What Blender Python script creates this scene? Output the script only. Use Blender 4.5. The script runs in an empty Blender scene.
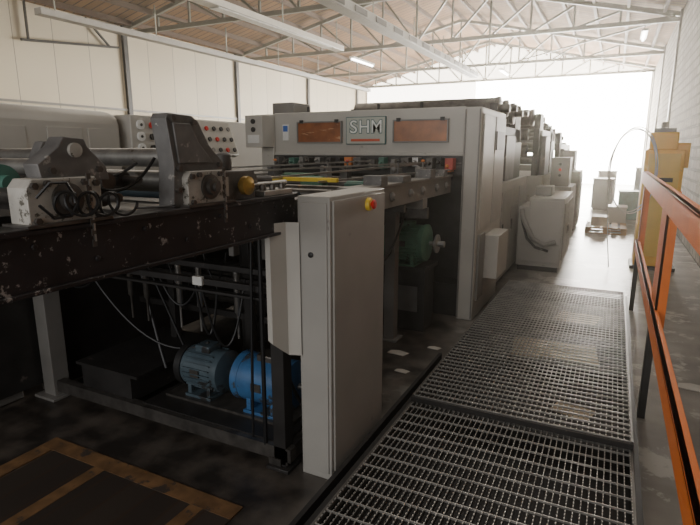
import bpy, math, random, bmesh
from mathutils import Vector, Matrix, Euler
random.seed(3)
C=bpy.context.scene.collection

# ---------------- materials ----------------
def pm(name,col,rough=.5,metal=0,var=.15,scale=6,chip=None,chipt=.62,bump=0.0,emis=None,es=0,chipscale=5,stretch=None):
    m=bpy.data.materials.new(name); m.use_nodes=True
    nt=m.node_tree; N=nt.nodes; L=nt.links; b=N['Principled BSDF']
    tc=N.new('ShaderNodeTexCoord')
    n=N.new('ShaderNodeTexNoise'); n.inputs['Scale'].default_value=scale; n.inputs['Detail'].default_value=6
    L.new(tc.outputs['Object'],n.inputs['Vector'])
    r=N.new('ShaderNodeValToRGB'); r.color_ramp.elements[0].position=.3; r.color_ramp.elements[1].position=.7
    c=Vector(col)
    r.color_ramp.elements[0].color=(*(c*(1-var)),1); r.color_ramp.elements[1].color=(*[min(1,x*(1+var)) for x in col],1)
    L.new(n.outputs['Fac'],r.inputs['Fac'])
    out=r.outputs['Color']
    if chip:
        n2=N.new('ShaderNodeTexNoise'); n2.inputs['Scale'].default_value=chipscale; n2.inputs['Detail'].default_value=9; n2.inputs['Roughness'].default_value=.7
        if stretch:
            mp=N.new('ShaderNodeMapping'); mp.inputs['Scale'].default_value=stretch[0]; mp.inputs['Rotation'].default_value=stretch[1]
            L.new(tc.outputs['Object'],mp.inputs['Vector']); L.new(mp.outputs[0],n2.inputs['Vector'])
        else: L.new(tc.outputs['Object'],n2.inputs['Vector'])
        r2=N.new('ShaderNodeValToRGB'); r2.color_ramp.elements[0].position=chipt; r2.color_ramp.elements[1].position=chipt+.03
        L.new(n2.outputs['Fac'],r2.inputs['Fac'])
        mx=N.new('ShaderNodeMixRGB'); L.new(r2.outputs['Color'],mx.inputs['Fac']); L.new(out,mx.inputs['Color1']); mx.inputs['Color2'].default_value=(*chip,1)
        out=mx.outputs['Color']
    L.new(out,b.inputs['Base Color'])
    b.inputs['Roughness'].default_value=rough; b.inputs['Metallic'].default_value=metal
    if bump:
        bp=N.new('ShaderNodeBump'); bp.inputs['Strength'].default_value=bump; bp.inputs['Distance'].default_value=.01
        L.new(n.outputs['Fac'],bp.inputs['Height']); L.new(bp.outputs['Normal'],b.inputs['Normal'])
    if emis:
        b.inputs['Emission Color'].default_value=(*emis,1); b.inputs['Emission Strength'].default_value=es
    return m

def stripes(name,c1,c2,axis,scale,rough=.6,noise=3,gap=.08,gapcol=(.05,.03,.02)):
    m=bpy.data.materials.new(name); m.use_nodes=True
    nt=m.node_tree; N=nt.nodes; L=nt.links; b=N['Principled BSDF']
    tc=N.new('ShaderNodeTexCoord'); sx=N.new('ShaderNodeSeparateXYZ'); L.new(tc.outputs['Object'],sx.inputs[0])
    mu=N.new('ShaderNodeMath'); mu.operation='MULTIPLY'; mu.inputs[1].default_value=scale; L.new(sx.outputs[axis],mu.inputs[0])
    fl=N.new('ShaderNodeMath'); fl.operation='FLOOR'; L.new(mu.outputs[0],fl.inputs[0])
    fr=N.new('ShaderNodeMath'); fr.operation='FRACT'; L.new(mu.outputs[0],fr.inputs[0])
    wn=N.new('ShaderNodeTexWhiteNoise'); wn.noise_dimensions='1D'; L.new(fl.outputs[0],wn.inputs['W'])
    n=N.new('ShaderNodeTexNoise'); n.inputs['Scale'].default_value=noise; n.inputs['Detail'].default_value=5; L.new(tc.outputs['Object'],n.inputs['Vector'])
    ad=N.new('ShaderNodeMath'); ad.operation='ADD'; L.new(wn.outputs['Value'],ad.inputs[0]); L.new(n.outputs['Fac'],ad.inputs[1])
    hf=N.new('ShaderNodeMath'); hf.operation='MULTIPLY'; hf.inputs[1].default_value=.5; L.new(ad.outputs[0],hf.inputs[0])
    mx=N.new('ShaderNodeMixRGB'); L.new(hf.outputs[0],mx.inputs['Fac']); mx.inputs['Color1'].default_value=(*c1,1); mx.inputs['Color2'].default_value=(*c2,1)
    lt=N.new('ShaderNodeMath'); lt.operation='LESS_THAN'; lt.inputs[1].default_value=gap; L.new(fr.outputs[0],lt.inputs[0])
    m2=N.new('ShaderNodeMixRGB'); L.new(lt.outputs[0],m2.inputs['Fac']); L.new(mx.outputs[0],m2.inputs['Color1']); m2.inputs['Color2'].default_value=(*gapcol,1)
    L.new(m2.outputs[0],b.inputs['Base Color']); b.inputs['Roughness'].default_value=rough
    return m

def brickmat(name):
    m=bpy.data.materials.new(name); m.use_nodes=True
    nt=m.node_tree; N=nt.nodes; L=nt.links; b=N['Principled BSDF']
    tc=N.new('ShaderNodeTexCoord')
    sx=N.new('ShaderNodeSeparateXYZ'); cx=N.new('ShaderNodeCombineXYZ'); L.new(tc.outputs['Object'],sx.inputs[0]); L.new(sx.outputs['Y'],cx.inputs['X']); L.new(sx.outputs['Z'],cx.inputs['Y'])
    br=N.new('ShaderNodeTexBrick'); br.inputs['Scale'].default_value=1.25; L.new(cx.outputs[0],br.inputs['Vector'])
    br.inputs['Color1'].default_value=(.36,.31,.25,1); br.inputs['Color2'].default_value=(.19,.16,.125,1); br.inputs['Mortar'].default_value=(.09,.075,.06,1)
    br.inputs['Mortar Size'].default_value=.035
    n=N.new('ShaderNodeTexNoise'); n.inputs['Scale'].default_value=9; n.inputs['Detail'].default_value=8; L.new(tc.outputs['Object'],n.inputs['Vector'])
    mm=N.new('ShaderNodeMixRGB'); mm.blend_type='MULTIPLY'; mm.inputs['Fac'].default_value=.6; L.new(br.outputs['Color'],mm.inputs['Color1']); L.new(n.outputs['Fac'],mm.inputs['Color2'])
    g=N.new('ShaderNodeMixRGB'); g.blend_type='ADD'; g.inputs['Fac'].default_value=.12; L.new(mm.outputs[0],g.inputs['Color1']); g.inputs['Color2'].default_value=(.4,.35,.28,1)
    L.new(g.outputs[0],b.inputs['Base Color']); b.inputs['Roughness'].default_value=.95
    bp=N.new('ShaderNodeBump'); bp.inputs['Distance'].default_value=.05; L.new(br.outputs['Fac'],bp.inputs['Height']); bp.invert=True
    b2=N.new('ShaderNodeBump'); b2.inputs['Distance'].default_value=.03; L.new(n.outputs['Fac'],b2.inputs['Height']); L.new(bp.outputs[0],b2.inputs['Normal']); L.new(b2.outputs[0],b.inputs['Normal'])
    return m

def floormat():
    """worn concrete in the aisle, blending to a darker tone around and under the machine line"""
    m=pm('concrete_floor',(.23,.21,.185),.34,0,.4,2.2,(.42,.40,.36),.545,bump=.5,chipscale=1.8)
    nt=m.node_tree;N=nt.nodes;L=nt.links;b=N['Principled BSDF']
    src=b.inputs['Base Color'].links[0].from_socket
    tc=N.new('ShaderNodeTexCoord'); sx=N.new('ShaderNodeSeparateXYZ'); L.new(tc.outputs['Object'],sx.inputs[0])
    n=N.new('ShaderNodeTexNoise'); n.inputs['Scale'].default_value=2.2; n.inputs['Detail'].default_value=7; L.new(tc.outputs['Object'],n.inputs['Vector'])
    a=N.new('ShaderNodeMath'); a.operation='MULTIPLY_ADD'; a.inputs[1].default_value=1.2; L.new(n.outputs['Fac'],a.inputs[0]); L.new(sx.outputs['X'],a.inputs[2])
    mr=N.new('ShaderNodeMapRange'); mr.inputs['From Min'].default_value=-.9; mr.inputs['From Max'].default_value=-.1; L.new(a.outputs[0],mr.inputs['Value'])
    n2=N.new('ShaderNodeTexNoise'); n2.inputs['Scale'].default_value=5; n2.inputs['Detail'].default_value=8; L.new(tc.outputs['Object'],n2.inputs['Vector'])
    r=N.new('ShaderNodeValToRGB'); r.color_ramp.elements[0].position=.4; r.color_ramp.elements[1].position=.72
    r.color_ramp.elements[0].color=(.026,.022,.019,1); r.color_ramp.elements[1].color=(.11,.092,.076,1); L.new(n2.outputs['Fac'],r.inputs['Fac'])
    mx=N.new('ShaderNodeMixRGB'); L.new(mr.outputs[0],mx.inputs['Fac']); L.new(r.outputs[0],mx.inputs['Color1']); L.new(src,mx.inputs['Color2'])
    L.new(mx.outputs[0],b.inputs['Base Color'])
    return m

G_panel=pm('paint_grey',(.36,.345,.315),.42,0,.08,3,(.22,.2,.18),.64)
G_light=pm('paint_light_grey',(.48,.46,.415),.42,0,.07,3,(.33,.31,.27),.66)
G_far=pm('paint_dusty_grey',(.27,.26,.235),.5,0,.1,3,(.16,.15,.13),.64)
G_mid=pm('paint_mid_grey',(.21,.20,.185),.45,0,.12,5,(.1,.09,.08),.66)
G_rail=pm('paint_dark_grey',(.13,.125,.12),.45,.1,.2,6,(.3,.28,.25),.62)
G_dark=pm('dark_paint',(.030,.028,.027),.45,.2,.3,6,(.12,.10,.09),.65)
Black=pm('black',(.015,.015,.015),.5)
Beam=pm('scraped_dark_paint',(.027,.023,.025),.45,.2,.3,6,(.34,.31,.29),.60,chipscale=20)
Steel=pm('steel',(.42,.41,.39),.35,.85,.2,10)
SteelW=pm('worn_roller_steel',(.30,.29,.27),.38,.7,.25,14,(.12,.1,.08),.6,chipscale=12)
SteelD=pm('oily_steel',(.13,.12,.11),.4,.7,.35,12,(.28,.2,.13),.66)
Cast=pm('cast_iron_grey',(.15,.145,.14),.5,.3,.3,12,(.38,.36,.33),.60,chipscale=14)
BlockM=pm('bearing_plate_pale',(.42,.40,.36),.5,.2,.2,14,(.10,.09,.07),.575,chipscale=20)
GrateM=pm('galvanised_grating',(.20,.19,.175),.4,.75,.2,12)
GrateW=pm('galvanised_rod',(.58,.56,.52),.34,.7,.2,8)
Orange=pm('orange_paint',(.95,.22,.025),.42,0,.1,5,(.4,.14,.05),.67,chipscale=8)
Yellow=pm('yellow_paint',(.9,.5,.05),.45,0,.08,3,(.5,.32,.07),.63)
YellowP=pm('pale_yellow_paint',(.85,.55,.1),.5,0,.1,3)
EYel=pm('estop_yellow',(.85,.6,.05),.4)
Red=pm('red',(.65,.02,.015),.35)
DullOr=pm('dull_orange',(.6,.2,.05),.5)
DullRed=pm('dull_red',(.45,.07,.05),.5)
Blue=pm('blue_paint',(.04,.13,.29),.42,0,.25,8,(.05,.055,.06),.555)
Teal=pm('teal_grey_paint',(.065,.095,.115),.42,0,.25,8,(.03,.03,.03),.56)
TealG=pm('teal_green',(.07,.18,.14),.45,0,.25,6)
Green=pm('green_paint',(.09,.21,.135),.5,0,.25,6,(.04,.06,.04),.6)
Brass=pm('brass',(.45,.29,.07),.4,.6,.3,12)
White=pm('white_plastic',(.75,.75,.72),.4)
HoseW=pm('faded_hose',(.5,.5,.46),.5)
Rubber=pm('cable_rubber',(.012,.012,.013),.45,0,.1)
Amber=pm('amber_guard',(.28,.09,.027),.32,0,.4,7,(.62,.36,.2),.585,chipscale=3,stretch=((1.5,1,9),(0,.6,0)))
Amber2=pm('amber_guard_plain',(.34,.12,.035),.32,0,.4,6,(.5,.26,.12),.62,chipscale=2.5,stretch=((1.5,1,7),(0,-.5,0)))
Wood=pm('wood',(.42,.26,.12),.7,0,.3,4)
Ochre=pm('faded_orange_brown_paint',(.17,.092,.04),.6,0,.45,9,(.06,.045,.035),.56,chipscale=6)
PlankD=stripes('dark_planks',(.028,.022,.019),(.06,.045,.035),'X',6,.5)
Card=pm('cardboard',(.55,.45,.32),.6,0,.35,5)
Paper=pm('pale_paper',(.5,.47,.42),.8,0,.15,4)
LogoPlate=pm('logo_plate',(.46,.48,.42),.4,0,.03)
LogoLet=pm('logo_letter',(.86,.87,.82),.4,0,.02)
LogoEdge=pm('logo_outline',(.05,.13,.13),.4)
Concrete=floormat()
WallCream=stripes('cream_wall_panel',(.56,.485,.35),(.66,.585,.44),'Y',.885,.6,1,.016,(.2,.17,.13))
Plank=stripes('roof_planks',(.13,.058,.017),(.30,.155,.055),'Y',3.5,.9,2,.14,(.05,.02,.01))
Brick=brickmat('rough_brick')
TrussM=pm('truss_steel',(.17,.17,.14),.5,.1,.1)
PurlM=pm('purlin_timber',(.09,.043,.02),.7)
Tube=pm('lit_tube',(1,1,1),.4,emis=(1,.97,.9),es=16)
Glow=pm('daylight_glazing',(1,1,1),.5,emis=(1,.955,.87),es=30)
GlowL=pm('sunlit_wall_glow',(1,1,1),.5,emis=(1,.93,.82),es=9)  # emission imitates sunlight lying on the wall
GlowG=pm('gable_haze_glow',(1,1,1),.5,emis=(1,.90,.74),es=6)  # emission imitates bright haze in front of the gable
GaugeM=pm('gauge_face',(.85,.85,.82),.3)
LabelB=pm('label_blue',(.05,.15,.5),.4)

# ---------------- mesh builder ----------------
class M:
    def __init__(s): s.v=[];s.f=[];s.m=[]
    def add(s,vs,fs,mi=0):
        o=len(s.v); s.v+= [tuple(v) for v in vs]
        for f in fs: s.f.append([i+o for i in f]); s.m.append(mi)
        return s
    def box(s,x0,x1,y0,y1,z0,z1,mi=0):
        return s.add([(x0,y0,z0),(x1,y0,z0),(x1,y1,z0),(x0,y1,z0),(x0,y0,z1),(x1,y0,z1),(x1,y1,z1),(x0,y1,z1)],
          [(0,3,2,1),(4,5,6,7),(0,1,5,4),(1,2,6,5),(2,3,7,6),(3,0,4,7)],mi)
    def obox(s,c,sz,rot=(0,0,0),mi=0):
        R=Euler(rot).to_matrix(); c=Vector(c); a,b,d=[k/2 for k in sz]
        P=[(-a,-b,-d),(a,-b,-d),(a,b,-d),(-a,b,-d),(-a,-b,d),(a,-b,d),(a,b,d),(-a,b,d)]
        return s.add([c+R@Vector(p) for p in P],[(0,3,2,1),(4,5,6,7),(0,1,5,4),(1,2,6,5),(2,3,7,6),(3,0,4,7)],mi)
    def beam(s,p,q,w,h,mi=0):
        p=Vector(p);q=Vector(q);d=(q-p).normalized()
        up=Vector((0,0,1)) if abs(d.z)<.95 else Vector((1,0,0))
        a=d.cross(up).normalized(); b=a.cross(d).normalized(); a*=w/2; b*=h/2
        return s.add([p-a-b,p+a-b,p+a+b,p-a+b,q-a-b,q+a-b,q+a+b,q-a+b],[(0,1,2,3),(7,6,5,4),(0,4,5,1),(1,5,6,2),(2,6,7,3),(3,7,4,0)],mi)
    def lathe(s,p,d,prof,seg=20,mi=0):
        p=Vector(p); d=Vector(d).normalized()
        up=Vector((0,0,1)) if abs(d.z)<.9 else Vector((1,0,0))
        a=d.cross(up).normalized(); b=a.cross(d).normalized()
        vs=[];fs=[]
        for r,h in prof:
            for i in range(seg):
                t=2*math.pi*i/seg; vs.append(p+d*h+(a*math.cos(t)+b*math.sin(t))*max(r,1e-4))
        for k in range(len(prof)-1):
            for i in range(seg):
                j=(i+1)%seg; fs.append((k*seg+i,k*seg+j,(k+1)*seg+j,(k+1)*seg+i))
        n=len(prof)-1
        fs.append([i for i in range(seg)][::-1]); fs.append([n*seg+i for i in range(seg)])
        return s.add(vs,fs,mi)
    def cyl(s,p,q,r,r2=None,seg=18,mi=0):
        p=Vector(p);q=Vector(q); return s.lathe(p,q-p,[(r,0),(r if r2 is None else r2,(q-p).length)],seg,mi)
    def prism(s,pts,ax,a,b,mi=0):
        def P(u,v,w): return {'x':(w,u,v),'y':(u,w,v),'z':(u,v,w)}[ax]
        n=len(pts); vs=[P(u,v,a) for u,v in pts]+[P(u,v,b) for u,v in pts]
        fs=[list(range(n))[::-1],[n+i for i in range(n)]]+[(i,(i+1)%n,n+(i+1)%n,n+i) for i in range(n)]
        return s.add(vs,fs,mi)
    def tube(s,pts,r,seg=8,mi=0):
        pts=[Vector(p) for p in pts]; vs=[];fs=[]
        a=None
        for i,p in enumerate(pts):
            d=(pts[min(i+1,len(pts)-1)]-pts[max(i-1,0)]).normalized()
            if a is None:
                up=Vector((0,0,1)) if abs(d.z)<.9 else Vector((1,0,0)); a=d.cross(up).normalized()
            else: a=(a-d*a.dot(d)).normalized()
            b=a.cross(d)
            for k in range(seg):
                t=2*math.pi*k/seg; vs.append(p+(a*math.cos(t)+b*math.sin(t))*r)
        for i in range(len(pts)-1):
            for k in range(seg):
                j=(k+1)%seg; fs.append((i*seg+k,i*seg+j,(i+1)*seg+j,(i+1)*seg+k))
        fs.append(list(range(seg))[::-1]); fs.append([(len(pts)-1)*seg+k for k in range(seg)])
        return s.add(vs,fs,mi)
    def obj(s,name,mats,parent=None,bevel=0,label=None,category=None,kind=None,group=None,smooth=True,loc=None):
        if not isinstance(mats,(list,tuple)): mats=[mats]
        xs=[v[0] for v in s.v];ys=[v[1] for v in s.v];zs=[v[2] for v in s.v]
        c=Vector(((min(xs)+max(xs))/2,(min(ys)+max(ys))/2,min(zs))) if loc is None else Vector(loc)
        me=bpy.data.meshes.new(name); me.from_pydata([Vector(v)-c for v in s.v],[],s.f)
        for m in mats: me.materials.append(m)
        me.polygons.foreach_set('material_index',s.m)
        me.update()
        bm=bmesh.new(); bm.from_mesh(me); bmesh.ops.recalc_face_normals(bm,faces=bm.faces[:])
        if smooth:
            for f in bm.faces: f.smooth=True
            for e in bm.edges:
                if len(e.link_faces)==2 and e.calc_face_angle(0)>math.radians(38): e.smooth=False
        bm.to_mesh(me); bm.free()
        o=bpy.data.objects.new(name,me); C.objects.link(o); o.location=c
        if bevel:
            b=o.modifiers.new('bev','BEVEL'); b.width=bevel; b.segments=3 if bevel>.05 else 2; b.limit_method='ANGLE'; b.angle_limit=math.radians(50)
        if parent:
            o.parent=parent
            o.matrix_parent_inverse=Matrix.Translation(-wloc(parent))
        if label:o['label']=label
        if category:o['category']=category
        if kind:o['kind']=kind
        if group:o['group']=group
        return o
def wloc(o):
    l=o.location.copy()
    return l
def thing(name,loc,label,category,group=None):
    e=bpy.data.objects.new(name,None); C.objects.link(e); e.location=loc; e.empty_display_size=.1
    e['label']=label; e['category']=category
    if group:e['group']=group
    return e
def text(name,body,size,loc,rot,mat,parent,ext=.002,bold=0,sx=1,sp=1):
    cu=bpy.data.curves.new(name,'FONT'); cu.body=body; cu.size=size; cu.extrude=ext; cu.offset=bold; cu.align_x='CENTER'; cu.align_y='CENTER'; cu.space_character=sp
    t=bpy.data.objects.new(name+'_tmp',cu); C.objects.link(t)
    bpy.context.view_layer.update()
    dg=bpy.context.evaluated_depsgraph_get()
    me=bpy.data.meshes.new_from_object(t.evaluated_get(dg)); bpy.data.objects.remove(t)
    for v in me.vertices: v.co.x*=sx
    me.materials.clear(); me.materials.append(mat)
    o=bpy.data.objects.new(name,me); C.objects.link(o); o.location=loc; o.rotation_euler=rot
    o.parent=parent; o.matrix_parent_inverse=Matrix.Translation(-wloc(parent))
    return o
S=dict(kind='structure')

# ---------------- room shell ----------------
XL,XR,YF,YN=-14.4,1.3,31.0,-4.0
EAV,RID=5.6,7.5; XM=(XL+XR)/2
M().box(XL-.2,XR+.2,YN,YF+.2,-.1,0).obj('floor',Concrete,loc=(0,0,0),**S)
M().box(XL-.2,XL,YN,YF,0,EAV).obj('wall_left',WallCream,loc=(0,0,0),**S)
M().box(XR,XR+.2,YN,YF,0,EAV).obj('wall_right',Brick,loc=(0,0,0),**S)
wb=M()
for x in (XL+.04,XR-.04): wb.box(x-.04,x+.04,YF,YF+.2,0,EAV)
wb.obj('wall_back',pm('back_wall_paint',(.85,.82,.74),.7),loc=(0,0,0),**S)
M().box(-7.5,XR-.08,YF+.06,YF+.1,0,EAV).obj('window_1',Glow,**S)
M().box(XL+.08,-7.5,YF+.06,YF+.1,0,EAV).obj('back_wall_glow',GlowL,**S)  # glowing sheet in place of the sunlit left part of the back wall
M().prism([(XL,EAV),(XR,EAV),(XM,RID)],'y',YF+.06,YF+.1).obj('gable_glow',GlowG,**S)  # gable made to glow, stands in for backlit haze
th=.08
M().add([(XL,YN,EAV),(XM,YN,RID),(XM,YF,RID),(XL,YF,EAV),(XL,YN,EAV+th),(XM,YN,RID+th),(XM,YF,RID+th),(XL,YF,EAV+th),
         (XR,YN,EAV),(XR,YF,EAV),(XR,YN,EAV+th),(XR,YF,EAV+th)],
        [(0,1,2,3),(4,5,6,7),(8,1,2,9),(10,5,6,11),(0,3,7,4),(8,9,11,10),(0,1,5,4),(1,8,10,5),(3,2,6,7),(2,9,11,6)]).obj('ceiling',Plank,loc=(0,0,0),smooth=False,**S)
k=1
def roofz(x): return EAV+(RID-EAV)*(1-abs(x-XM)/(XR-XM))
for i in range(17):
    x=XM-7.4+i*.925
    z=roofz(x)
    M().box(x-.04,x+.04,0,YF,z-.17,z-.02).obj('trim_%d'%k,PurlM,**S); k+=1
for y in (7.0,12.6,18.2,23.9,29.6):
    M().box(XL,XL+.1,y-.08,y+.08,0,EAV).obj('trim_%d'%k,G_dark,**S); k+=1
for y in (18.2,23.9,29.6):
    M().box(XR-.06,XR,y-.08,y+.08,0,EAV).obj('trim_%d'%k,G_mid,**S); k+=1
M().box(XL,XL+.05,YN,YF,3.0,3.06).obj('trim_%d'%k,G_mid,**S); k+=1

# roof trusses
t=M(); CH=5.35
t.beam((XL+.05,0,CH),(XR-.05,0,CH),.1,.12)
t.beam((XL+.05,0,EAV-.12),(XM,0,RID-.25),.1,.12); t.beam((XM,0,RID-.25),(XR-.05,0,EAV-.12),.1,.12)
nx=[XL+.3+(XR-XL-.6)*i/12 for i in range(13)]
for i,x in enumerate(nx):
    if 0<i<12: t.beam((x,0,CH),(x,0,roofz(x)-.25),.06,.06)
for i in range(12):
    a,b=nx[i],nx[i+1]
    if i<6: t.beam((a,0,roofz(a)-.25),(b,0,CH),.06,.06)
    else: t.beam((a,0,CH),(b,0,roofz(b)-.25),.06,.06)
tr=t.obj('roof_truss',TrussM,label='grey painted steel roof truss spanning under the timber roof',category='roof truss',group='roof trusses',loc=(XM,0,CH))
tr.location.y=7
for y in (12.6,18.2,23.9,29.0):
    c=tr.copy(); C.objects.link(c); c.location.y=y
for i,(y0,y1,x0,x1) in enumerate([(12.6,18.1,-4,1.1),(18.3,23.9,1.1,-4)]):
    M().beam((x0,y0,CH+.08),(x1,y1,CH+.08),.05,.05).obj('wind_brace',TrussM,label='thin steel brace bar between roof trusses',category='brace',group='wind braces')

def track(x,y0,y1,z,w,h,name,label,mt=G_light):
    e=thing(name,(x,(y0+y1)/2,z),label,'light fixture' )
    m=M().box(x-w/2,x+w/2,y0,y1,z,z+h)
    m.obj('housing',mt,e,.01)
    y=y0+.4
    while y<y1: M().beam((x,y,z+h),(x,y,CH+.05),.025,.025).obj('hanger',TrussM,e); y+=2.8
    return e
e=track(-11,7.5,24,4.5,.22,.14,'lighting_track','long grey metal lighting trough hanging below the trusses',G_mid)
e=track(-7.6,5.5,14.5,4.6,.3,.14,'fluorescent_light_fixture','long pale fluorescent strip housing hanging from trusses',G_light)
M().box(-7.72,-7.48,9,13.8,4.575,4.6).obj('diffuser',White,e)
e=track(-5.4,6,22,4.6,.32,.2,'cable_tray','long grey perforated cable tray hanging from trusses',G_far)
for i in range(14): M().box(-5.24,-5.225,6.3+i*1.1,6.9+i*1.1,4.64,4.76).obj('side_opening',G_dark,e)
def lamp(x,y,z,l=1.3):
    e=thing('tube_lamp',(x,y,z),'lit fluorescent tube lamp hanging under roof','lamp','tube lamps')
    M().box(x-.08,x+.08,y-l/2,y+l/2,z,z+.06).obj('housing',White,e)
    M().cyl((x,y-l/2+.03,z-.025),(x,y+l/2-.03,z-.025),.035).obj('tube',Tube,e)
    M().beam((x,y,z+.05),(x,y,CH+.02),.02,.02).obj('hanger',TrussM,e)
lamp(-11.6,18.9,4.75,2.2);lamp(-8.6,18.2,4.9,1.8);lamp(-4.6,23.9,5.0,1.6);lamp(.4,18.2,5.0)
m=M(); m.beam((XL+.1,9.2,4.6),(XL+.1,12.3,4.9),.06,.06); m.beam((XL+.1,9.4,4.6),(XL+.1,9.4,5.6),.05,.05); m.beam((XL+.1,12.0,4.85),(XL+.1,11.2,5.55),.05,.05)
m.obj('wall_pipe',G_dark,label='dark pipe bracket fixed high on cream wall',category='pipe')

# ---------------- walkway ----------------
WX0,WX1,WZ=-1.04,.235,.15
def grate(y0,y1,parent,px,py,teeth,Z=WZ):
    m=M(); n=int((WX1-WX0-.03)/px)
    for i in range(n+1):
        x=WX0+.015+i*(WX1-WX0-.03)/n
        m.box(x-.0016,x+.0016,y0,y1,Z-.03,Z-.003)
        y=y0+.012
        st=.026 if teeth else .044
        while y<y1-.01:
            m.box(x-.0024,x+.0024,y-.0060,y+.0060,Z-.003,Z+.003,1); y+=st
    k=int((y1-y0)/py)
    for j in range(k+1):
        y=y0+.004+j*(y1-y0-.008)/k
        m.box(WX0+.015,WX1-.015,y-.002,y+.002,Z-.010,Z+.001,1)
    for a,b in ((y0-.0,y0+.008),(y1-.008,y1)): m.box(WX0+.01,WX1-.01,a,b,Z-.035,Z+.001,1)
    for a,b in ((WX0,WX0+.012),(WX1-.012,WX1)): m.box(a,b,y0,y1,Z-.035,Z+.001)
    return m.obj('grating_panel',[GrateM,GrateW],parent)
e=thing('walkway_platform',(-.4,3.5,0),'raised steel walkway of galvanised open grating panels beside the machine','walkway')
grate(.4,3.02,e,.030,.1,True)
grate(2.99,6.43,e,.030,.066,False,WZ+.04)
M().box(WX0,WX1,2.965,2.988,WZ+.004,WZ+.036).obj('joint_strip',G_dark,e)
m=M()
for x in (WX0-.03,WX1+.002): m.box(x,x+.026,.4,6.43,0,.145)
for y in (.42,1.6,2.985,4.1,5.25,6.4): m.box(WX0-.02,WX1+.02,y-.012,y+.012,.0,.112)
for a,b in ((WX0,WX0+.03),(WX1-.03,WX1)): m.box(a,b,3.03,6.43,.1,.155)
m.box(WX0-.1,WX0-.075,1.5,3.9,0,.13); m.box(WX0-.1,WX0-.02,1.5,3.9,0,.01)
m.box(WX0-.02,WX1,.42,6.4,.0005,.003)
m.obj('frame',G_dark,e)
for (x,y,a,b,r) in ((-.33,4.72,.7,.45,.1),(-.2,5.8,.4,.35,-.2),(-.1,3.6,.25,.18,-.3)):
    M().obox((x,y,.007),(a,b,.007),(0,0,r)).obj('cardboard_sheet',Card,label='flat cardboard sheet lying under the grating',category='cardboard',group='cardboard sheets')

# railing
RX=.292
e=thing('guard_railing',(RX,4,0),'worn orange painted flat steel guard railing along the walkway','railing')
m=M(); m.box(RX-.015,RX+.01,.8,6.5,1.41,1.53); m.box(RX-.015,RX+.035,.8,6.5,1.518,1.53); m.obj('top_rail',Orange,e,.002)
m=M(); m.box(RX-.015,RX+.01,.8,6.5,.68,.79); m.box(RX-.015,RX+.03,.8,6.5,.778,.79); m.obj('mid_rail',Orange,e,.002)
for y,w in ((1.1,.03),(3.74,.17),(6.40,.07)):
    m=M(); m.box(RX+.01,RX+.024,y-w,y+w,.68,1.515); m.box(RX+.01,RX+.07,y-w,y-w+.012,.68,1.515); m.obj('upper_post',Orange,e)
    M().box(RX+.001,RX+.045,y-.035,y+.035,0,.68).obj('lower_post',G_dark,e,.003)

# ---------------- electrical cabinet ----------------
CX0,CX1,CY0,CY1,CZ=-1.39,-1.205,2.19,2.86,1.53
e=thing('electrical_cabinet',(-1.3,2.5,0),'tall narrow grey sheet metal cabinet with emergency stop beside the walkway','cabinet')
M().box(CX0,CX1,CY0,CY1,0.0,CZ).obj('body',G_panel,e,.005)
M().box(CX1,CX1+.012,CY0+.02,CY1-.02,.05,CZ-.02).obj('side_door',G_panel,e,.003)
M().box(CX0+.015,CX1-.015,CY0-.008,CY0,.04,CZ-.03).obj('front_panel',G_panel,e,.003)
M().lathe((-1.31,CY0-.006,1.24),(0,-1,0),[(.014,0),(.014,.008),(.006,.012)]).obj('lock',Black,e)
M().lathe((CX1+.01,2.60,1.46),(1,0,0),[(.036,0),(.036,.016),(.031,.024)],24).obj('button_housing',EYel,e)
M().lathe((CX1+.03,2.60,1.46),(1,0,0),[(.012,0),(.012,.010),(.022,.012),(.027,.02),(.022,.027),(0.001,.029)]).obj('emergency_stop_button',Red,e)
m=M()
path=[(-1.515,2.10),(-1.495,2.055),(-1.47,2.06),(-1.435,2.15),(-1.37,2.172)]
def off(p,i):
    a=Vector(path[max(i-1,0)]);b=Vector(path[min(i+1,len(path)-1)]); d=(b-a).normalized(); return (p[0]-d.y*.004,p[1]+d.x*.004)
inner=[off(p,i) for i,p in enumerate(path)]
n=len(path); zbs=[.86,.80,.78,.70,.70]
vs=[]
for P_ in (path,inner):
    vs+=[(p[0],p[1],zbs[i]) for i,p in enumerate(P_)]+[(p[0],p[1],1.40) for p in P_]
fs=[]
for i in range(n-1):
    fs+=[(i,i+1,n+i+1,n+i),(2*n+i+1,2*n+i,3*n+i,3*n+i+1),(i+1,i,2*n+i,2*n+i+1),(n+i,n+i+1,3*n+i+1,3*n+i)]
fs+=[(0,n,3*n,2*n),(n-1,3*n-1,4*n-1,2*n-1)]
m.add(vs,fs); m.obj('guard_sheet',G_light,e,smooth=False)

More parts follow.
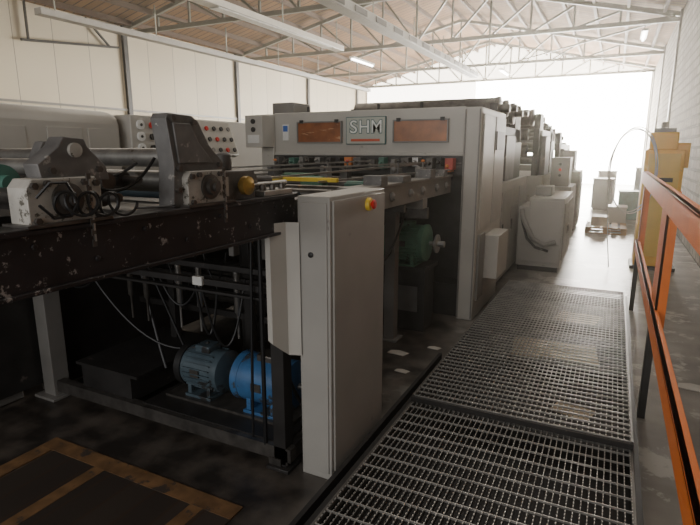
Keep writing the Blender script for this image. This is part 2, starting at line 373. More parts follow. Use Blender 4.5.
# ---------------- conveyor frame ----------------
F=thing('sheet_conveyor_frame',(-2.5,2.3,0),'dark scraped steel conveyor frame of the press with cross shafts','machine frame')
m=M(); m.box(-1.56,-1.46,-.4,2.28,1.345,1.53); m.box(-1.57,-1.44,-.4,2.28,1.515,1.535); m.box(-1.57,-1.445,-.4,2.28,1.34,1.355)
for i in range(12): m.lathe((-1.46,-.1+i*.2,1.48 if i%2 else 1.41),(1,0,0),[(.010,0),(.010,.008)],6)
m.obj('side_beam',Beam,F,.003)
m=M(); m.box(-1.58,-1.46,3.0,5.19,1.33,1.50); m.box(-1.60,-1.44,3.0,5.19,1.49,1.51)
for y in (3.3,3.6,4.0,4.3,4.7,5.0): m.lathe((-1.46,y,1.41),(1,0,0),[(.035,0),(.035,.02),(.018,.022),(.018,.03)])
m.obj('side_beam',G_mid,F,.006)
for y,l,h in ((3.4,.12,.07),(3.85,.18,.05),(4.5,.14,.08),(4.9,.1,.06)):
    M().box(-1.57,-1.43,y-l/2,y+l/2,1.505,1.505+h).obj('bearing_bracket',Cast,F,.004)
M().box(-3.6,-3.48,.2,5.19,1.33,1.5).obj('side_beam',G_mid,F,.006)
M().box(-3.62,-3.60,.2,5.19,.08,1.4).obj('side_sheet',G_dark,F)
M().box(-1.56,-1.46,2.28,3.0,1.37,1.5).obj('side_beam',G_dark,F)
M().box(-3.48,-1.60,2.3,5.18,1.40,1.42).obj('bed_plate',G_dark,F)
def leg(x,y,z1,mat=G_dark,w=.08,z0=0):
    m=M().box(x-w/2,x+w/2,y-w/2,y+w/2,z0,z1); m.box(x-w*.9,x+w*.9,y-w*.9,y+w*.9,z0,z0+.02); m.obj('leg',mat,F,.003)
leg(-1.52,2.2,1.37); leg(-3.5,2.2,1.33,G_mid,.12); leg(-1.75,4.35,1.30,G_mid,.10); leg(-3.5,4.3,1.33); leg(-3.5,1.0,1.33,G_mid,.12); leg(-3.0,2.9,1.25,G_dark,.06);leg(-2.3,2.95,1.25,G_dark,.06)
leg(-2.62,3.3,1.25,G_dark,.05); leg(-1.9,3.3,1.25,G_dark,.05); leg(-1.52,3.05,1.33,G_dark,.07); leg(-2.8,3.8,1.29,G_dark,.1)
m=M().box(-1.82,-1.45,4.3,4.42,1.25,1.34).obj('cross_bar',G_mid,F)
for (x0,x1,y,z,h) in ((-3.55,-1.5,2.2,1.02,.035),(-3.55,-1.5,2.2,.965,.015),(-3.55,-1.5,2.42,1.05,.035),(-3.55,-1.5,2.62,1.25,.05),(-3.55,-1.5,2.62,.92,.03),(-3.55,-1.5,3.0,.8,.04),(-3.55,-1.5,3.3,1.28,.06),(-3.55,-1.5,4.0,1.28,.06),(-3.55,-2.2,3.6,1.0,.12),(-3.55,-1.5,3.06,.5,.05),(-3.55,-1.5,3.06,1.1,.08),(-3.55,-2.1,3.9,.6,.2),(-3.55,-1.45,4.45,1.2,.10)):
    M().box(x0,x1,y-.02,y+.02,z-h/2,z+h/2).obj('cross_bar',G_dark if y<3.1 else SteelD,F,.003)
m=M(); m.box(-3.6,-1.45,2.16,2.22,.05,.13); m.box(-3.6,-1.45,3.0,3.06,.05,.13)
for x in (-3.58,-1.5): m.box(x-.03,x+.03,2.16,3.06,.03,.12)
for x in (-3.5,-1.55):
    for y in (2.19,3.03): m.box(x-.04,x+.04,y-.04,y+.04,0,.06)
m.obj('base_rail',SteelD,F)
M().box(-2.62,-1.52,2.2,3.02,.11,.135).obj('motor_base_plate',G_dark,F)
m=M().box(-3.2,-2.72,2.2,2.9,.11,.28); m.box(-3.26,-2.66,2.2,3.02,.28,.30); m.obj('oil_tray',G_dark,F)
for x in (-2.9,-2.75,-2.45,-2.28,-1.98,-1.72):
    M().lathe((x,2.42,1.05),(0,0,-1),[(.02,0),(.02,.27),(.012,.28),(.008,.29),(.008,.44)],12).obj('air_cylinder',SteelD if x<-2.5 else Steel,F)
for i in range(7):
    x=-3.2+i*.26
    M().box(x-.02,x+.02,2.6,2.66,1.08,1.24).obj('valve_block',SteelD if i%2 else G_mid,F,.003)
M().box(-2.09,-2.02,2.165,2.19,1.0,1.05).obj('white_terminal',White,F,.003)
def sag(p,q,s,n=14):
    p=Vector(p);q=Vector(q); return [p.lerp(q,i/n)+Vector((0,0,-4*s*(i/n)*(1-i/n))) for i in range(n+1)]
for p,q,s_,r_ in [((-2.1,2.2,1.0),(-2.02,2.3,1.0),.32,.008),((-2.06,2.2,1.0),(-1.9,2.4,1.0),.4,.007),((-1.62,2.2,1.0),(-1.56,2.5,.2),.1,.01),((-1.6,2.15,1.3),(-1.62,2.17,.12),.02,.012),
   ((-3.2,2.3,1.0),(-2.3,2.5,.5),.25,.008),((-1.9,2.5,.35),(-2.3,2.5,.45),.2,.008),((-2.9,2.5,1.05),(-2.6,2.4,.3),.05,.012),((-2.5,2.3,1.0),(-2.2,2.35,1.0),.2,.007),((-3.4,2.2,1.0),(-2.9,2.2,1.0),.15,.007),((-1.66,2.16,1.3),(-1.7,2.16,.15),-.03,.008),
   ((-2.75,2.6,1.1),(-2.45,2.6,1.1),.3,.006),((-2.4,2.6,1.1),(-2.2,2.6,1.1),.2,.006),((-3.0,2.6,1.1),(-2.5,2.6,.14),.0,.009),((-1.56,3.1,1.25),(-1.6,4.3,1.25),.35,.01),((-1.6,3.3,1.2),(-1.75,4.4,.9),.2,.012),((-1.5,3.2,1.3),(-1.5,3.4,.1),.0,.01)]:
    M().tube(sag(p,q,s_),r_).obj('cable',Rubber,F)
def shaft(y,z,r,x0,x1,mat,nm='roller'):
    m=M(); m.lathe((x0,y,z),(1,0,0),[(r*.5,0),(r*.5,.06),(r,.06),(r,x1-x0-.08),(r*.5,x1-x0-.08),(r*.5,x1-x0)]); m.obj(nm,mat,F)
shaft(1.02,1.605,.028,-3.5,-1.5,SteelD); shaft(1.64,1.62,.045,-3.5,-1.5,SteelW); shaft(1.60,1.72,.038,-3.5,-1.5,SteelW)
shaft(1.2,1.69,.03,-3.5,-1.6,SteelW); shaft(1.42,1.64,.03,-3.5,-1.6,SteelD); shaft(1.32,1.58,.035,-3.5,-1.6,SteelD); shaft(1.85,1.6,.03,-3.5,-1.9,Teal); shaft(2.15,1.56,.03,-3.5,-1.6,SteelD)
shaft(.8,1.62,.03,-3.5,-1.6,Teal)
shaft(2.5,1.48,.04,-3.5,-1.5,Teal); shaft(2.9,1.47,.035,-3.5,-1.5,SteelD)
for y in (3.5,4.1,4.9): shaft(y,1.455,.03,-3.5,-1.5,SteelD)
for y,z in ((3.2,1.15),(3.45,.75),(4.2,1.0),(3.8,.35)): shaft(y,z,.04,-3.5,-1.85,SteelD)
def block(y):
    m=M(); m.prism([(y-.12,1.53),(y+.12,1.53),(y+.12,1.645),(y+.10,1.67),(y-.10,1.67),(y-.12,1.645)],'x',-1.55,-1.46)
    m.obj('bearing_block',BlockM,F,.003)
    m=M(); m.lathe((-1.46,y,1.605),(1,0,0),[(.05,0),(.05,.010),(.033,.012),(.033,.03),(.018,.032),(.018,.045)],24); m.obj('bearing_hub',SteelD,F)
    for dy,dz in ((-.1,-.055),(.1,-.055),(-.1,.045),(.1,.045),(-.06,.05),(.06,.05)): M().lathe((-1.46,y+dy,1.605+dz),(1,0,0),[(.011,0),(.011,.012)],6).obj('bolt',SteelD,F)
    for i in range(13):
        M().obox((-1.43,y+.055+.003*(i%2),1.67-.017*i),(.005,.014,.022),(0,0,(i%2)*1.2)).obj('chain_link',Steel if i%2 else SteelD,F)
    M().box(-1.56,-1.44,y-.14,y+.14,1.528,1.542).obj('block_base',SteelD,F)
block(1.02); block(1.645)
m=M(); m.prism([(1.465,1.865),(1.478,1.885),(1.60,1.88),(1.635,1.86),(1.69,1.77),(1.77,1.70),(1.77,1.665),(1.535,1.665),(1.525,1.535),(1.475,1.535),(1.49,1.70)],'x',-1.57,-1.49)
m.prism([(1.49,1.85),(1.58,1.85),(1.62,1.78),(1.70,1.70),(1.51,1.70)],'x',-1.49,-1.48)
m.obj('cast_arm',Cast,F,.003)
for y,z in ((1.49,1.865),(1.60,1.855),(1.74,1.69),(1.50,1.60),(1.51,1.68)): M().lathe((-1.49,y,z),(1,0,0),[(.012,0),(.012,.015)],6).obj('bolt',SteelD,F)
m=M(); m.prism([(.97,1.655),(1.20,1.655),(1.19,1.70),(1.13,1.76),(1.12,1.785),(1.05,1.79),(1.03,1.76),(.96,1.71)],'x',-1.56,-1.49)
m.obj('angled_plate',Cast,F,.003)
M().lathe((-1.49,1.08,1.75),(1,0,0),[(.022,0),(.022,.012),(.012,.014)],16).obj('plate_boss',BlockM,F)
for y,z in ((1.0,1.69),(1.16,1.69)): M().lathe((-1.49,y,z),(1,0,0),[(.011,0),(.011,.012)],6).obj('bolt',SteelD,F)
m=M(); m.prism([(1.5,1.53),(1.74,1.53),(1.72,1.69),(1.66,1.79),(1.56,1.79),(1.5,1.68)],'x',-2.42,-2.36); m.lathe((-2.36,1.60,1.71),(1,0,0),[(.05,0),(.05,.03),(.04,.035)]);
m.box(-2.46,-2.32,1.5,1.74,1.50,1.54); m.obj('cast_arm',Cast,F,.004)
M().box(-3.5,-1.55,1.50,1.74,1.47,1.505).obj('cross_bar',SteelD,F)
M().box(-3.5,-1.55,.9,1.1,1.44,1.48).obj('cross_bar',SteelD,F)
for x,y,r in ((-1.86,1.04,.065),(-2.2,1.12,.07),(-2.05,1.42,.055),(-1.72,1.3,.05)):
    m=M(); m.lathe((x,y,1.64),(1,0,0),[(.03,0),(r,.005),(r,.05),(.03,.055),(.03,.1)],24); m.obj('gear_wheel',TealG if y<1.2 else SteelD,F)
m=M(); m.lathe((-1.5,1.89,1.595),(1,0,0),[(.018,0),(.018,.02),(.042,.022),(.042,.05),(.03,.055),(.012,.07)],12); m.obj('brass_knob',Brass,F)
m=M(); m.box(-1.85,-1.5,1.80,2.0,1.53,1.66); m.lathe((-1.8,1.9,1.66),(0,0,1),[(.05,0),(.05,.05),(.035,.06)]); m.lathe((-1.62,1.93,1.66),(0,0,1),[(.035,0),(.035,.07),(.02,.08)]); m.cyl((-1.75,1.9,1.6),(-1.55,2.2,1.6),.025)
m.lathe((-1.56,2.0,1.60),(1,0,0),[(.05,0),(.06,.01),(.06,.03),(.05,.04)],14); m.obj('coupling_gear',Cast,F,.004)
m=M(); m.box(-1.56,-1.46,2.02,2.26,1.535,1.56); m.cyl((-1.53,1.95,1.585),(-1.53,2.3,1.585),.014); m.obj('slide_rail',Steel,F,.002)
for y in (2.06,2.14,2.22): M().lathe((-1.50,y,1.56),(0,0,1),[(.016,0),(.016,.02),(.010,.03)],8).obj('bolt',SteelD,F)
pts=[]
for i in range(120):
    a=i/119; th2=a*2*math.pi*6
    pts.append((-1.41+.02*math.cos(th2*.5),.96+.22*a+.035*math.cos(th2),1.60+.035*math.sin(th2)-.02*a))
pts+= [(-1.42,1.24,1.56),(-1.44,1.4,1.55),(-1.45,1.44,1.553)]
M().tube(pts,.0045,6).obj('coiled_cable',Rubber,F)
M().tube([(-1.42,.9,1.62),(-1.40,.93,1.66),(-1.40,.98,1.66),(-1.41,1.02,1.6),(-1.42,1.0,1.56),(-1.41,.94,1.56),(-1.41,.90,1.60)],.0045,6).obj('coiled_cable',Rubber,F)
M().tube(sag((-1.6,1.18,1.66),(-1.6,1.5,1.72),.08),.006).obj('coiled_cable',Rubber,F)
M().tube(sag((-1.65,1.1,1.72),(-1.7,1.5,1.7),.06),.006).obj('coiled_cable',Rubber,F)
m=M(); m.beam((-2.45,3.3,1.54),(-1.75,3.3,1.54),.035,.03); m.obj('yellow_guard_bar',EYel,F,.003)
for p,q in (((-3.3,3.2,1.55),(-1.65,5.1,1.63)),((-2.4,2.6,1.53),(-1.7,5.1,1.62)),((-3.4,4.0,1.58),(-2.3,5.12,1.64)),((-1.85,3.2,1.53),(-1.45,5.1,1.56))):
    M().beam(p,q,.014,.016).obj('guide_rod',Steel,F)
for x,y,l in ((-3.1,3.6,.3),(-2.5,4.2,.25),(-2.0,4.5,.2),(-3.0,4.8,.4),(-2.3,3.9,.2),(-1.8,3.7,.15)):
    m=M(); m.box(x-l/2,x+l/2,y-.06,y+.06,1.42,1.50); m.lathe((x-l/2,y,1.48),(1,0,0),[(.035,0),(.035,l)],12); m.obj('feed_table_block',Green if x<-2.1 else TealG,F,.004)
for i,(x,y) in enumerate(((-3.2,4.6),(-2.6,4.65),(-2.3,4.5),(-1.8,4.55),(-1.65,4.8))):
    m=M(); m.box(x-.04,x+.04,y-.05,y+.05,1.42,1.59); m.lathe((x,y-.05,1.575),(0,-1,0),[(.025,0),(.028,.03),(.01,.04)],12); m.cyl((x+.02,y,1.59),(x+.02,y,1.64),.009)
    m.obj('feed_head',[Cast,G_mid,SteelD][i%3],F,.003)
    M().lathe((x+.02,y,1.64),(0,0,1),[(.016,0),(.02,.012),(.012,.022)],10).obj('feed_head_knob',[DullOr,Black,DullRed,Black][i%4],F)

e=thing('metal_step_box',(-3.8,1.7,0),'low dark sheet metal step box beside conveyor frame','box')
m=M(); m.box(-4.1,-3.66,1.35,2.05,0,.42); m.obj('body',G_mid,e,.01)
M().box(-4.1,-3.76,1.35,2.05,.42,.62).obj('upper_step',G_dark,e,.01)

def motor(x,y,z,r,l,mat,label,capm=Black,fins=True):
    e=thing('electric_motor',(x,y,z),label,'motor')
    cz=z+r+.035
    m=M(); m.lathe((x-l/2+.04,y,cz),(1,0,0),[(r*(.95 if fins else 1),0),(r*(.95 if fins else 1),l-.08)],32)
    if fins:
        for i in range(26):
            a=2*math.pi*i/26
            c=(x,y+math.cos(a)*r*.97,cz+math.sin(a)*r*.97)
            if math.sin(a)<.9 : m.obox(c,(l-.14,.02,.006),(a,0,0))
    m.obj('housing',mat,e)
    m=M(); m.lathe((x-l/2+.045,y,cz),(-1,0,0),[(r*1.02,0),(r*1.02,.05),(r*.8,.075),(r*.35,.08)],28); m.obj('fan_cover',capm,e)
    m=M(); m.lathe((x+l/2-.045,y,cz),(1,0,0),[(r*1.0,0),(r*1.0,.03),(r*.6,.05),(r*.2,.055)],28); m.obj('end_bell',mat,e)
    M().cyl((x+l/2,y,cz),(x+l/2+.04,y,cz),.02).obj('shaft',Steel,e)
    m=M(); m.box(x-l*.3,x+l*.3,y-r*.9,y+r*.9,z,z+.02); m.box(x-l*.26,x-l*.18,y-r*.8,y+r*.8,z+.01,z+r*.6); m.box(x+l*.18,x+l*.26,y-r*.8,y+r*.8,z+.01,z+r*.6); m.obj('foot',mat,e,.003)
    m=M(); m.box(x-.06,x+.06,y-.06,y+.06,cz+r*.85,cz+r*.85+.05); m.obj('terminal_box',mat if fins else SteelD,e,.008)
    m=M(); m.box(x-.04,x+.03,y-r*1.03,y-r*.9,cz-.02,cz+.03); m.obj('rating_plate',SteelD,e)
    return e
motor(-1.81,2.5,.150,.152,.40,Blue,'worn blue smooth cylindrical electric motor on base plate',Blue,False)
motor(-2.31,2.5,.150,.14,.36,Teal,'worn grey-blue electric motor with black fan cover on base plate')
M().box(-2.56,-1.58,2.34,2.66,.134,.151).obj('motor_shim_plate',SteelD,F)
motor(-1.74,4.75,.66,.18,.42,Green,'dull green geared electric motor under the press infeed',Green)
e=thing('motor_stand',(-1.8,4.76,0),'dark steel stand carrying the green motor','stand')
M().box(-2.05,-1.5,4.56,4.97,.62,.66).obj('top_plate',G_dark,e)
M().box(-2.02,-1.53,4.66,4.95,0,.62).obj('pedestal',G_dark,e)
M().box(-1.95,-1.6,4.645,4.66,.2,.45).obj('access_cover',G_rail,e)
m=M(); m.lathe((-1.48,4.75,.875),(1,0,0),[(.03,0),(.03,.02),(.09,.025),(.09,.04),(.03,.045),(.03,.105)],20); m.obj('drive_pulley',Steel,label='steel drive pulley on the green motor shaft',category='pulley')

# ---------------- press ----------------
P=thing('die_cutting_press',(-2.4,6,0),'large grey die-cutting press with amber guard windows in upper hood','machine')
m=M(); m.box(-3.62,-1.36,5.25,6.6,1.70,2.17); m.box(-3.62,-1.36,5.235,5.27,1.69,1.73)
m.obj('upper_hood',G_light,P,.008)
m=M(); m.box(-1.36,-1.19,5.22,6.45,0,2.16); m.obj('side_column',G_light,P,.008)
for x in (-1.35,-1.21): M().box(x,x+.01,5.205,5.22,0.02,2.14).obj('edge_strip',G_mid,P)
m=M(); m.box(-3.8,-3.62,5.22,6.6,0,2.16); m.obj('side_column',G_light,P,.012)
m=M(); m.box(-3.62,-1.36,5.6,6.6,0,1.69); m.box(-3.62,-1.36,5.3,5.6,0,.35); m.obj('press_body',G_dark,P)
m=M(); m.box(-1.19,-1.175,5.3,5.82,.95,2.1); m.obj('column_door',G_light,P,.004)
m=M(); m.box(-1.19,-1.175,5.86,6.4,.95,2.1); m.obj('column_door',G_panel,P,.004)
M().box(-1.175,-1.165,5.9,6.3,1.75,1.95).obj('vent_plate',G_mid,P)
m=M(); m.box(-1.19,-1.03,5.6,6.15,.38,.86); m.obj('junction_box',G_light,P,.008)
M().box(-1.19,-1.165,5.3,5.55,.2,.9).obj('column_door',G_mid,P,.004)
def win(x0,x1,z0,z1,mt):
    m=M(); m.box(x0,x1,5.225,5.245,z0,z1)
    w=m.obj('guard_window',mt,P)
    m=M(); f=.013
    m.box(x0-f,x1+f,5.212,5.245,z1,z1+f); m.box(x0-f,x1+f,5.212,5.245,z0-f,z0); m.box(x0-f,x0,5.212,5.245,z0,z1); m.box(x1,x1+f,5.212,5.245,z0,z1)
    m.obj('window_frame',G_mid,P)
    for kx in (x0+.03,x1-.07): M().box(kx,kx+.04,5.205,5.225,z1-.005,z1+.03).obj('hinge',Black,P)
win(-3.28,-2.73,1.84,2.05,Amber); win(-2.10,-1.53,1.84,2.045,Amber2)
lx=-2.43
M().box(lx-.235,lx+.235,5.222,5.245,1.81,2.10).obj('logo_plate_frame',LogoEdge,P,.003)
lg=M().box(lx-.227,lx+.227,5.219,5.245,1.818,2.092).obj('logo_plate',LogoPlate,P,.003)
R90=(math.pi/2,0,0)
# each letter separately so that outlines never fill their neighbour
for ch,dx,sx_ in (('S',-.140,1.12),('H',-.012,1.0),('M',.132,.95)):
    text('logo_letter_outline',ch,.19,(lx+dx,5.2175,1.988),R90,LogoEdge,P,.0008,.0085,sx_)
    text('logo_letter',ch,.19,(lx+dx,5.2155,1.988),R90,LogoLet,P,.0008,.0005,sx_)
M().box(lx-.17,lx+.17,5.214,5.222,1.842,1.868).obj('logo_stripe',pm('logo_stripe_paint',(.6,.10,.04),.5),P)
m=M().box(-3.50,-3.42,5.235,5.25,1.86,2.04); m.obj('warning_label',White,P)
M().box(-3.49,-3.43,5.23,5.236,1.96,2.025).obj('warning_label_mark',LabelB,P)
m=M(); m.box(-3.86,-3.62,5.0,5.22,1.78,2.14); m.obj('control_box',G_light,P,.008)
for z in (2.07,1.98): M().lathe((-3.74,5.0,z),(0,-1,0),[(.028,0),(.028,.015)],14).obj('gauge',Black,P)
M().box(-3.82,-3.66,4.99,5.0,1.83,1.92).obj('label_plate',White,P)
m=M(); m.box(-3.75,-3.45,5.4,5.8,2.16,2.3); m.obj('top_box',G_mid,P,.01)
for x in (-3.3,-2.4,-1.9): M().cyl((x,5.5,2.165),(x,5.5,2.25),.018).obj('top_fitting',Black,P)
M().cyl((-3.61,5.24,1.62),(-1.37,5.24,1.62),.022).obj('gripper_shaft',SteelD,P)
m=M(); m.box(-3.62,-1.36,5.22,5.6,1.5,1.69); m.obj('gripper_shaft_housing',G_dark,P)
random.seed(8)
x=-3.5;i=0
while x<-1.45:
    w=random.uniform(.02,.045); h=random.uniform(.05,.13); z=1.68-h-random.uniform(0,.03)
    m=M(); m.box(x-w,x+w,5.10,5.23,z,z+h); m.lathe((x,5.10,z+h*.5),(0,-1,0),[(.015,0),(.02,.03),(.01,.05)],10)
    m.obj('gripper_head',[Cast,SteelD,TealG,G_mid,SteelD,Steel,SteelD,G_dark,DullOr][i%9],P,.003); x+=2*w+random.uniform(.02,.09); i+=1
m=M(); m.box(-1.50,-1.42,5.08,5.2,1.56,1.67); m.obj('red_clamp',DullRed,P,.004)

# rear press units: grey bodies with large dark horizontal rollers above
def runit(name,lab,y0,y1,xr,zb,zt,n,ext=0,mat=G_far,step=0):
    R=thing(name,(-2.3,(y0+y1)/2,0),lab,'machine')
    M().box(-3.5,xr,y0,y1,0.06,zb).obj('body',mat,R,.008)
    M().box(-3.45,xr-.04,y0+.05,y1-.05,0,.06).obj('plinth',G_dark,R)
    w=(y1-y0-.1)/3
    for i in range(3):
        M().box(xr,xr+.018,y0+.07+i*w,y0+.03+(i+1)*w,.2,zb-.12-(.25 if i==1 else 0)).obj('door',[mat,G_mid,mat][i],R,.005)
        M().box(xr+.018,xr+.03,y0+.1+i*w,y0+.14+i*w,zb*.5,zb*.5+.14).obj('door_handle',Black,R)
    M().box(-3.4,-3.3,y0+.1,y1-.1,zb,zt-.05).obj('roller_stand',G_dark,R,.01)
    m=M(); m.box(xr-.22,xr-.12,y0+.05,y1-.05,zb,zt-.30); m.box(xr-.22,xr-.12,y0+.1,y0+.5,zb,zt-.04); m.box(xr-.22,xr-.12,y1-.6,y1-.15,zb,zt-.1-step)
    m.obj('side_frame',G_dark,R,.006)
    M().box(xr-.12,xr-.03,y0+.35,y0+1.0,zb+.003,zt-.42).obj('drive_cover',G_rail,R,.008)
    M().box(xr-.12,xr-.05,y1-1.0,y1-.4,zb+.003,zt-.5).obj('drive_cover',G_dark,R,.008)
    E=xr+3.2+ext
    for i in range(n):
        f=i/(n-1)
        y=y0+.25+(y1-y0-.5)*f; z=zt-.10+.04*(i%2)-step*f; r=.14 if i%2==0 else .10
        M().lathe((-3.42,y,z),(1,0,0),[(.04,0),(.04,.05),(r,.06),(r,E-.1),(r+.01,E-.09),(r+.01,E-.04),(.05,E-.03),(.05,E+.08)],24).obj('roller',SteelD,R)
    for z in (zt-.40,zt-.68):
        M().lathe((-3.42,y0+.12,z),(1,0,0),[(.04,0),(.04,.05),(.11,.06),(.11,E-.1),(.04,E-.09),(.04,E+.06)],24).obj('roller',SteelD,R)
    return R
runit('stripping_section','grey rear machine section with large dark rollers on top',6.7,8.75,-1.24,1.35,2.36,4,.14)
runit('blanking_section','grey machine unit with dark rollers beyond an open gap',9.9,12.3,-1.12,1.30,2.42,4,0,G_far,.15)
runit('delivery_section','grey machine unit with rollers at end of line',13.3,16.6,-1.08,1.4,2.2,4,0,G_far,.3)
T2=thing('transfer_table',(-2.4,9.1,0),'narrow grey transfer table joining two machine units','table')
M().box(-3.2,-1.5,8.77,9.85,1.0,1.1).obj('top',G_mid,T2)
for x in (-3.1,-1.6): M().box(x-.04,x+.04,9.0,9.1,0,1.0).obj('leg',G_mid,T2)
D=thing('operator_console',(-.85,9,0),'low wide grey sheet metal console box with curved hose against machine','console')
m=M(); m.box(-1.05,-.58,7.9,9.45,0.08,1.08); m.box(-1.19,-1.05,7.9,8.7,0.08,.95); m.obj('body',G_panel,D,.004)
M().box(-1.17,-.61,7.95,9.4,0,.08).obj('plinth',G_dark,D)
M().box(-1.17,-.60,7.88,7.9,.15,.40).obj('front_door',G_panel,D,.004)
M().box(-1.03,-.60,7.885,7.9,.42,1.04).obj('front_panel',G_panel,D,.004)
for y in (8.0,8.72): M().box(-.58,-.565,y,y+.64,.18,1.0).obj('side_door',G_far,D,.004)
for y in (8.56,8.80): M().box(-.565,-.555,y,y+.03,.5,.62).obj('door_handle',Black,D)
m=M(); m.tube([(-1.14,7.875,.9),(-1.12,7.8,.82),(-1.04,7.78,.66),(-.95,7.78,.5),(-.8,7.8,.42),(-.66,7.875,.46)],.036,10); m.obj('hose',G_mid,D)
M().tube([(-1.14,7.875,.8),(-1.11,7.82,.7),(-1.04,7.8,.5),(-.92,7.8,.38),(-.75,7.875,.32)],.02,8).obj('hose',Rubber,D)
M().box(-1.03,-.8,8.3,8.7,1.08,1.22).obj('top_box',G_mid,D,.01)
V=thing('low_cabinet',(-.8,10.5,0),'low grey metal cabinet with switch box standing before machine unit','cabinet')
M().box(-1.06,-.66,10.2,11.4,.05,1.1).obj('body',G_far,V,.004)
M().box(-1.04,-.69,10.25,11.35,0,.05).obj('plinth',G_dark,V)
M().box(-1.02,-.7,10.185,10.2,.15,1.0).obj('door',G_far,V,.004)
M().box(-.66,-.645,10.3,11.3,.15,1.0).obj('door',G_far,V,.004)
M().box(-1.04,-.72,10.3,10.8,1.1,1.62).obj('switch_box',G_mid,V,.004)
for z in (1.5,1.4,1.3): M().lathe((-.88,10.3,z),(0,-1,0),[(.025,0),(.025,.02)],12).obj('push_button',Black if z!=1.4 else Red,V)
W2=thing('low_cabinet',(-.75,12.7,0),'stepped grey cabinet further along machine line','cabinet')
M().box(-1.04,-.66,12.4,13.6,.05,1.3).obj('body',G_far,W2,.004)
M().box(-1.04,-.80,12.6,13.4,1.3,1.75).obj('upper_body',G_mid,W2,.004)
M().box(-1.02,-.69,12.45,13.55,0,.05).obj('plinth',G_dark,W2)
M().box(-.66,-.645,12.5,13.5,.2,1.2).obj('door',G_far,W2,.004)

# ---------------- background left machines ----------------
B=thing('machine_hood',(-4.7,2.8,0),'long tall pale grey rounded machine housing behind the conveyor','machine')
m=M(); m.prism([(1.0,1.0),(3.6,1.0),(3.6,2.10),(1.4,2.12),(1.0,1.95)],'x',-5.4,-4.2); m.obj('hood',G_light,B,.12)
m=M(); m.box(-5.35,-4.25,1.05,3.55,0,1.05); m.obj('base',G_dark,B)
for y in (2.5,3.0,3.38): M().box(-4.205,-4.19,y-.18,y+.14,1.3,1.94).obj('hood_panel',G_light,B,.003)
Q=thing('gauge_console',(-4.3,3.8,0),'pale grey console column with round dials and black buttons','console')
m=M(); m.box(-4.5,-4.15,3.63,3.98,0,2.08); m.obj('body',G_light,Q,.01)
for z in (1.99,1.88,1.77,1.66):
    M().lathe((-4.15,3.74,z),(1,0,0),[(.045,0),(.045,.02)],18).obj('gauge',GaugeM if z>1.7 else Black,Q)
    M().lathe((-4.13,3.74,z),(1,0,0),[(.014,0),(.014,.006)],8).obj('gauge_needle_hub',Black,Q)
    M().lathe((-4.15,3.88,z),(1,0,0),[(.03,0),(.03,.02)],14).obj('push_button',Black if z<1.9 else Red,Q)
K=thing('control_panel',(-4.3,4.8,0),'pale tilted control panel with rows of dials on a pedestal','control panel')
m=M(); m.obox((-4.2,4.78,1.87),(.08,.78,.42),(0,-.35,0)); m.obj('panel',G_light,K,.01)
M().box(-4.5,-4.2,4.6,5.0,0,1.75).obj('pedestal',G_mid,K,.01)
for r_ in range(3):
    for c_ in range(6):
        y=4.47+c_*.125; z=1.75+r_*.12; x=-4.150-(z-1.87)*.36
        M().lathe((x,y,z),(1,0,.35),[(.026,0),(.026,.015)],12).obj('dial',[Black,Black,G_mid,Black,Red][(r_*6+c_)%5],K)
M().box(-6.4,-5.0,5.5,7.5,0,2.15).obj('storage_cabinet',G_light,label='tall dull grey storage cabinet behind the press line',category='cabinet',bevel=.02)
M().box(-9,-7.5,6,9,0,1.9).obj('machine_cover',G_light,label='large pale grey machine cover standing near wall',category='machine',bevel=.05)

# ---------------- right side items ----------------
Y2=thing('yellow_machine_column',(.63,9,0),'tall yellow painted machine column with grey cap','machine column')
yx0,yx1=.38,.88
M().box(yx0,yx1,8.8,9.3,.05,1.75).obj('body',Yellow,Y2,.015)
M().box(yx0+.04,yx1-.1,8.82,9.28,1.75,2.0).obj('head',Yellow,Y2,.02)
M().box(yx1-.1,yx1+.06,8.9,9.2,1.5,1.85).obj('side_bracket',Yellow,Y2,.01)
M().box(yx0-.04,yx1+.05,8.75,9.35,0,.05).obj('base_plate',G_dark,Y2)
m=M(); m.box(yx0+.08,yx1-.14,8.87,9.23,2.0,2.06); m.cyl((.6,9.05,2.06),(.6,9.05,2.15),.05); m.obj('cap',G_mid,Y2,.01)
M().box(yx0+.05,yx1-.05,8.785,8.8,1.2,1.7).obj('door',YellowP,Y2,.004)
M().box(yx0+.05,yx1-.05,8.785,8.8,.2,1.1).obj('door',YellowP,Y2,.004)
M().box(yx0+.12,yx1-.12,8.77,8.785,1.3,1.36).obj('door_vent',G_dark,Y2)
pts=[]
for i in range(80):
    a=math.radians(-50+i*12)
    q=1+.06*math.sin(i*.23)
    pts.append((.22+.30*q*math.cos(a)+.015*math.sin(i*.13),8.70-.0014*i,1.46+.60*q*math.sin(a)))
pts=[(.42,8.75,.86)]+pts+[(.0,8.6,.5),(.06,8.6,.02)]
M().tube(pts,.007,8).obj('looped_hose',HoseW,label='thin pale hose coiled in tall loops beside the yellow column',category='hose')
def pallet(x,y,lab):
    e=thing('pallet',(x,y,0),lab,'pallet')
    for i in range(5): M().box(x-.4+i*.17,x-.4+i*.17+.12,y-.5,y+.5,.11,.135).obj('deck_board',Wood,e)
    for yy in (-.45,0,.45):
        m=M()
        for xx in (-.35,.0,.35): m.box(x+xx-.05,x+xx+.05,y+yy-.05,y+yy+.05,.02,.11)
        m.box(x-.4,x+.4,y+yy-.05,y+yy+.05,0,.02)
        m.obj('runner',Wood,e)
    return e
pallet(-.05,12.7,'light wooden pallet on concrete aisle floor')
M().box(-.35,-.02,12.4,12.9,.137,.34).obj('cardboard_box',Card,label='low cardboard box on wooden pallet',category='box',bevel=.01)
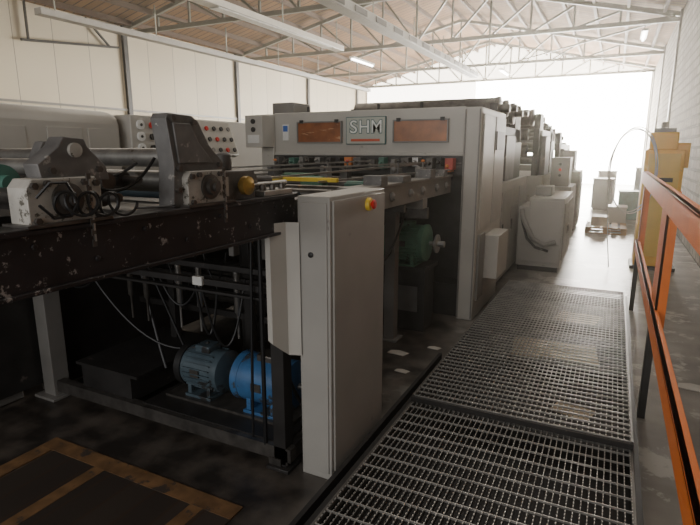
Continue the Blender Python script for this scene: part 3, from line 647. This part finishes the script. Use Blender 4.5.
for i,(x,y,h,w,mt,l) in enumerate([(.45,15.3,.7,.28,TealG,'low green sheet metal bin in far aisle'),(-.25,17.5,.9,.28,G_far,'small grey cabinet in far aisle'),(.85,18.5,1.2,.25,G_far,'small grey cabinet near brick wall'),(-.2,21,1.0,.3,G_light,'low grey cabinet in far aisle'),(.15,14.2,.4,.2,G_light,'low pale grey crate beside pallet')]):
    m=M(); m.box(x-w,x+w,y-.3,y+.3,.06,h); m.box(x-w+.04,x+w-.04,y-.26,y+.26,0,.06); m.box(x-w-.02,x+w+.02,y-.32,y+.32,h,h+.03)
    m.obj('metal_bin' if i==0 else 'metal_cabinet',mt,label=l,category='bin' if i==0 else 'cabinet',bevel=.01)

# ---------------- near-left floor area ----------------
T=thing('floor_plate',(-2.2,1.2,0),'flat dark plank floor plate edged with faded orange-brown bands','floor plate')
M().box(-2.82,-1.5,.3,1.72,0,.006).obj('deck',PlankD,T)
for a in ((-2.94,-1.5,1.70,1.80),(-2.94,-2.84,.3,1.70),(-1.75,-1.67,.3,1.70),(-2.46,-2.38,.3,1.70)):
    M().box(*a,0.0005,.008).obj('edge_strip',Ochre,T)
for x,y,s_,r_ in ((-1.55,4.05,.09,.4),(-1.38,3.7,.06,1.0),(-1.7,3.9,.05,.2),(-1.3,4.3,.06,.7),(.6,3.0,.1,.3),(.85,2.6,.08,1.2),(.7,4.4,.12,.6)):
    M().prism([(x-s_,y-s_*.4),(x+s_*.7,y-s_*.6),(x+s_,y+s_*.3),(x-s_*.2,y+s_*.6),(x-s_*.9,y+s_*.3)],'z',0.001,.006).obj('paper_scrap',Paper,label='small pale paper scrap on the floor',category='paper',group='paper scraps')

# ---------------- lights ----------------
def area(n,loc,rot,sx,sy,p,col=(1,1,1)):
    l=bpy.data.lights.new(n,'AREA'); l.shape='RECTANGLE'; l.size=sx;l.size_y=sy;l.energy=p;l.color=col
    o=bpy.data.objects.new(n,l); C.objects.link(o); o.location=loc; o.rotation_euler=rot; return o
area('daylight',(-3,30.5,3),(math.radians(-90),0,0),8.4,4.5,5200,(1,.94,.84))
area('overhead_fill',(-8,11,5.2),(0,0,0),8,12,600,(1,.91,.77))  # unseen fill added under the roof for ambient light
area('walkway_fill',(-.8,5,4.9),(0,0,0),2.5,5,60,(1,.95,.87))  # extra soft fill added above the walkway, no fitting there
area('rear_fill',(-1.5,-3.5,2.6),(math.radians(84),0,0),8,3.5,280,(1,.98,.96))  # unseen fill added behind the camera to lift the foreground
w=bpy.data.worlds.new('World'); bpy.context.scene.world=w; w.use_nodes=True
wn=w.node_tree; wn.nodes['Background'].inputs[0].default_value=(.95,.96,1,1); wn.nodes['Background'].inputs[1].default_value=.35
vs_=wn.nodes.new('ShaderNodeVolumeScatter'); vs_.inputs['Density'].default_value=.0050; vs_.inputs['Anisotropy'].default_value=.8; vs_.inputs['Color'].default_value=(1,.93,.8,1)
wn.links.new(vs_.outputs[0],wn.nodes['World Output'].inputs['Volume'])

cam=bpy.data.cameras.new('Camera'); co=bpy.data.objects.new('Camera',cam); C.objects.link(co)
co.location=(0,0,1.75); co.rotation_euler=(math.radians(90-12.2),0,math.radians(26.6)); cam.sensor_width=36; cam.lens=26.74; cam.clip_start=.05; cam.clip_end=200
bpy.context.scene.camera=co
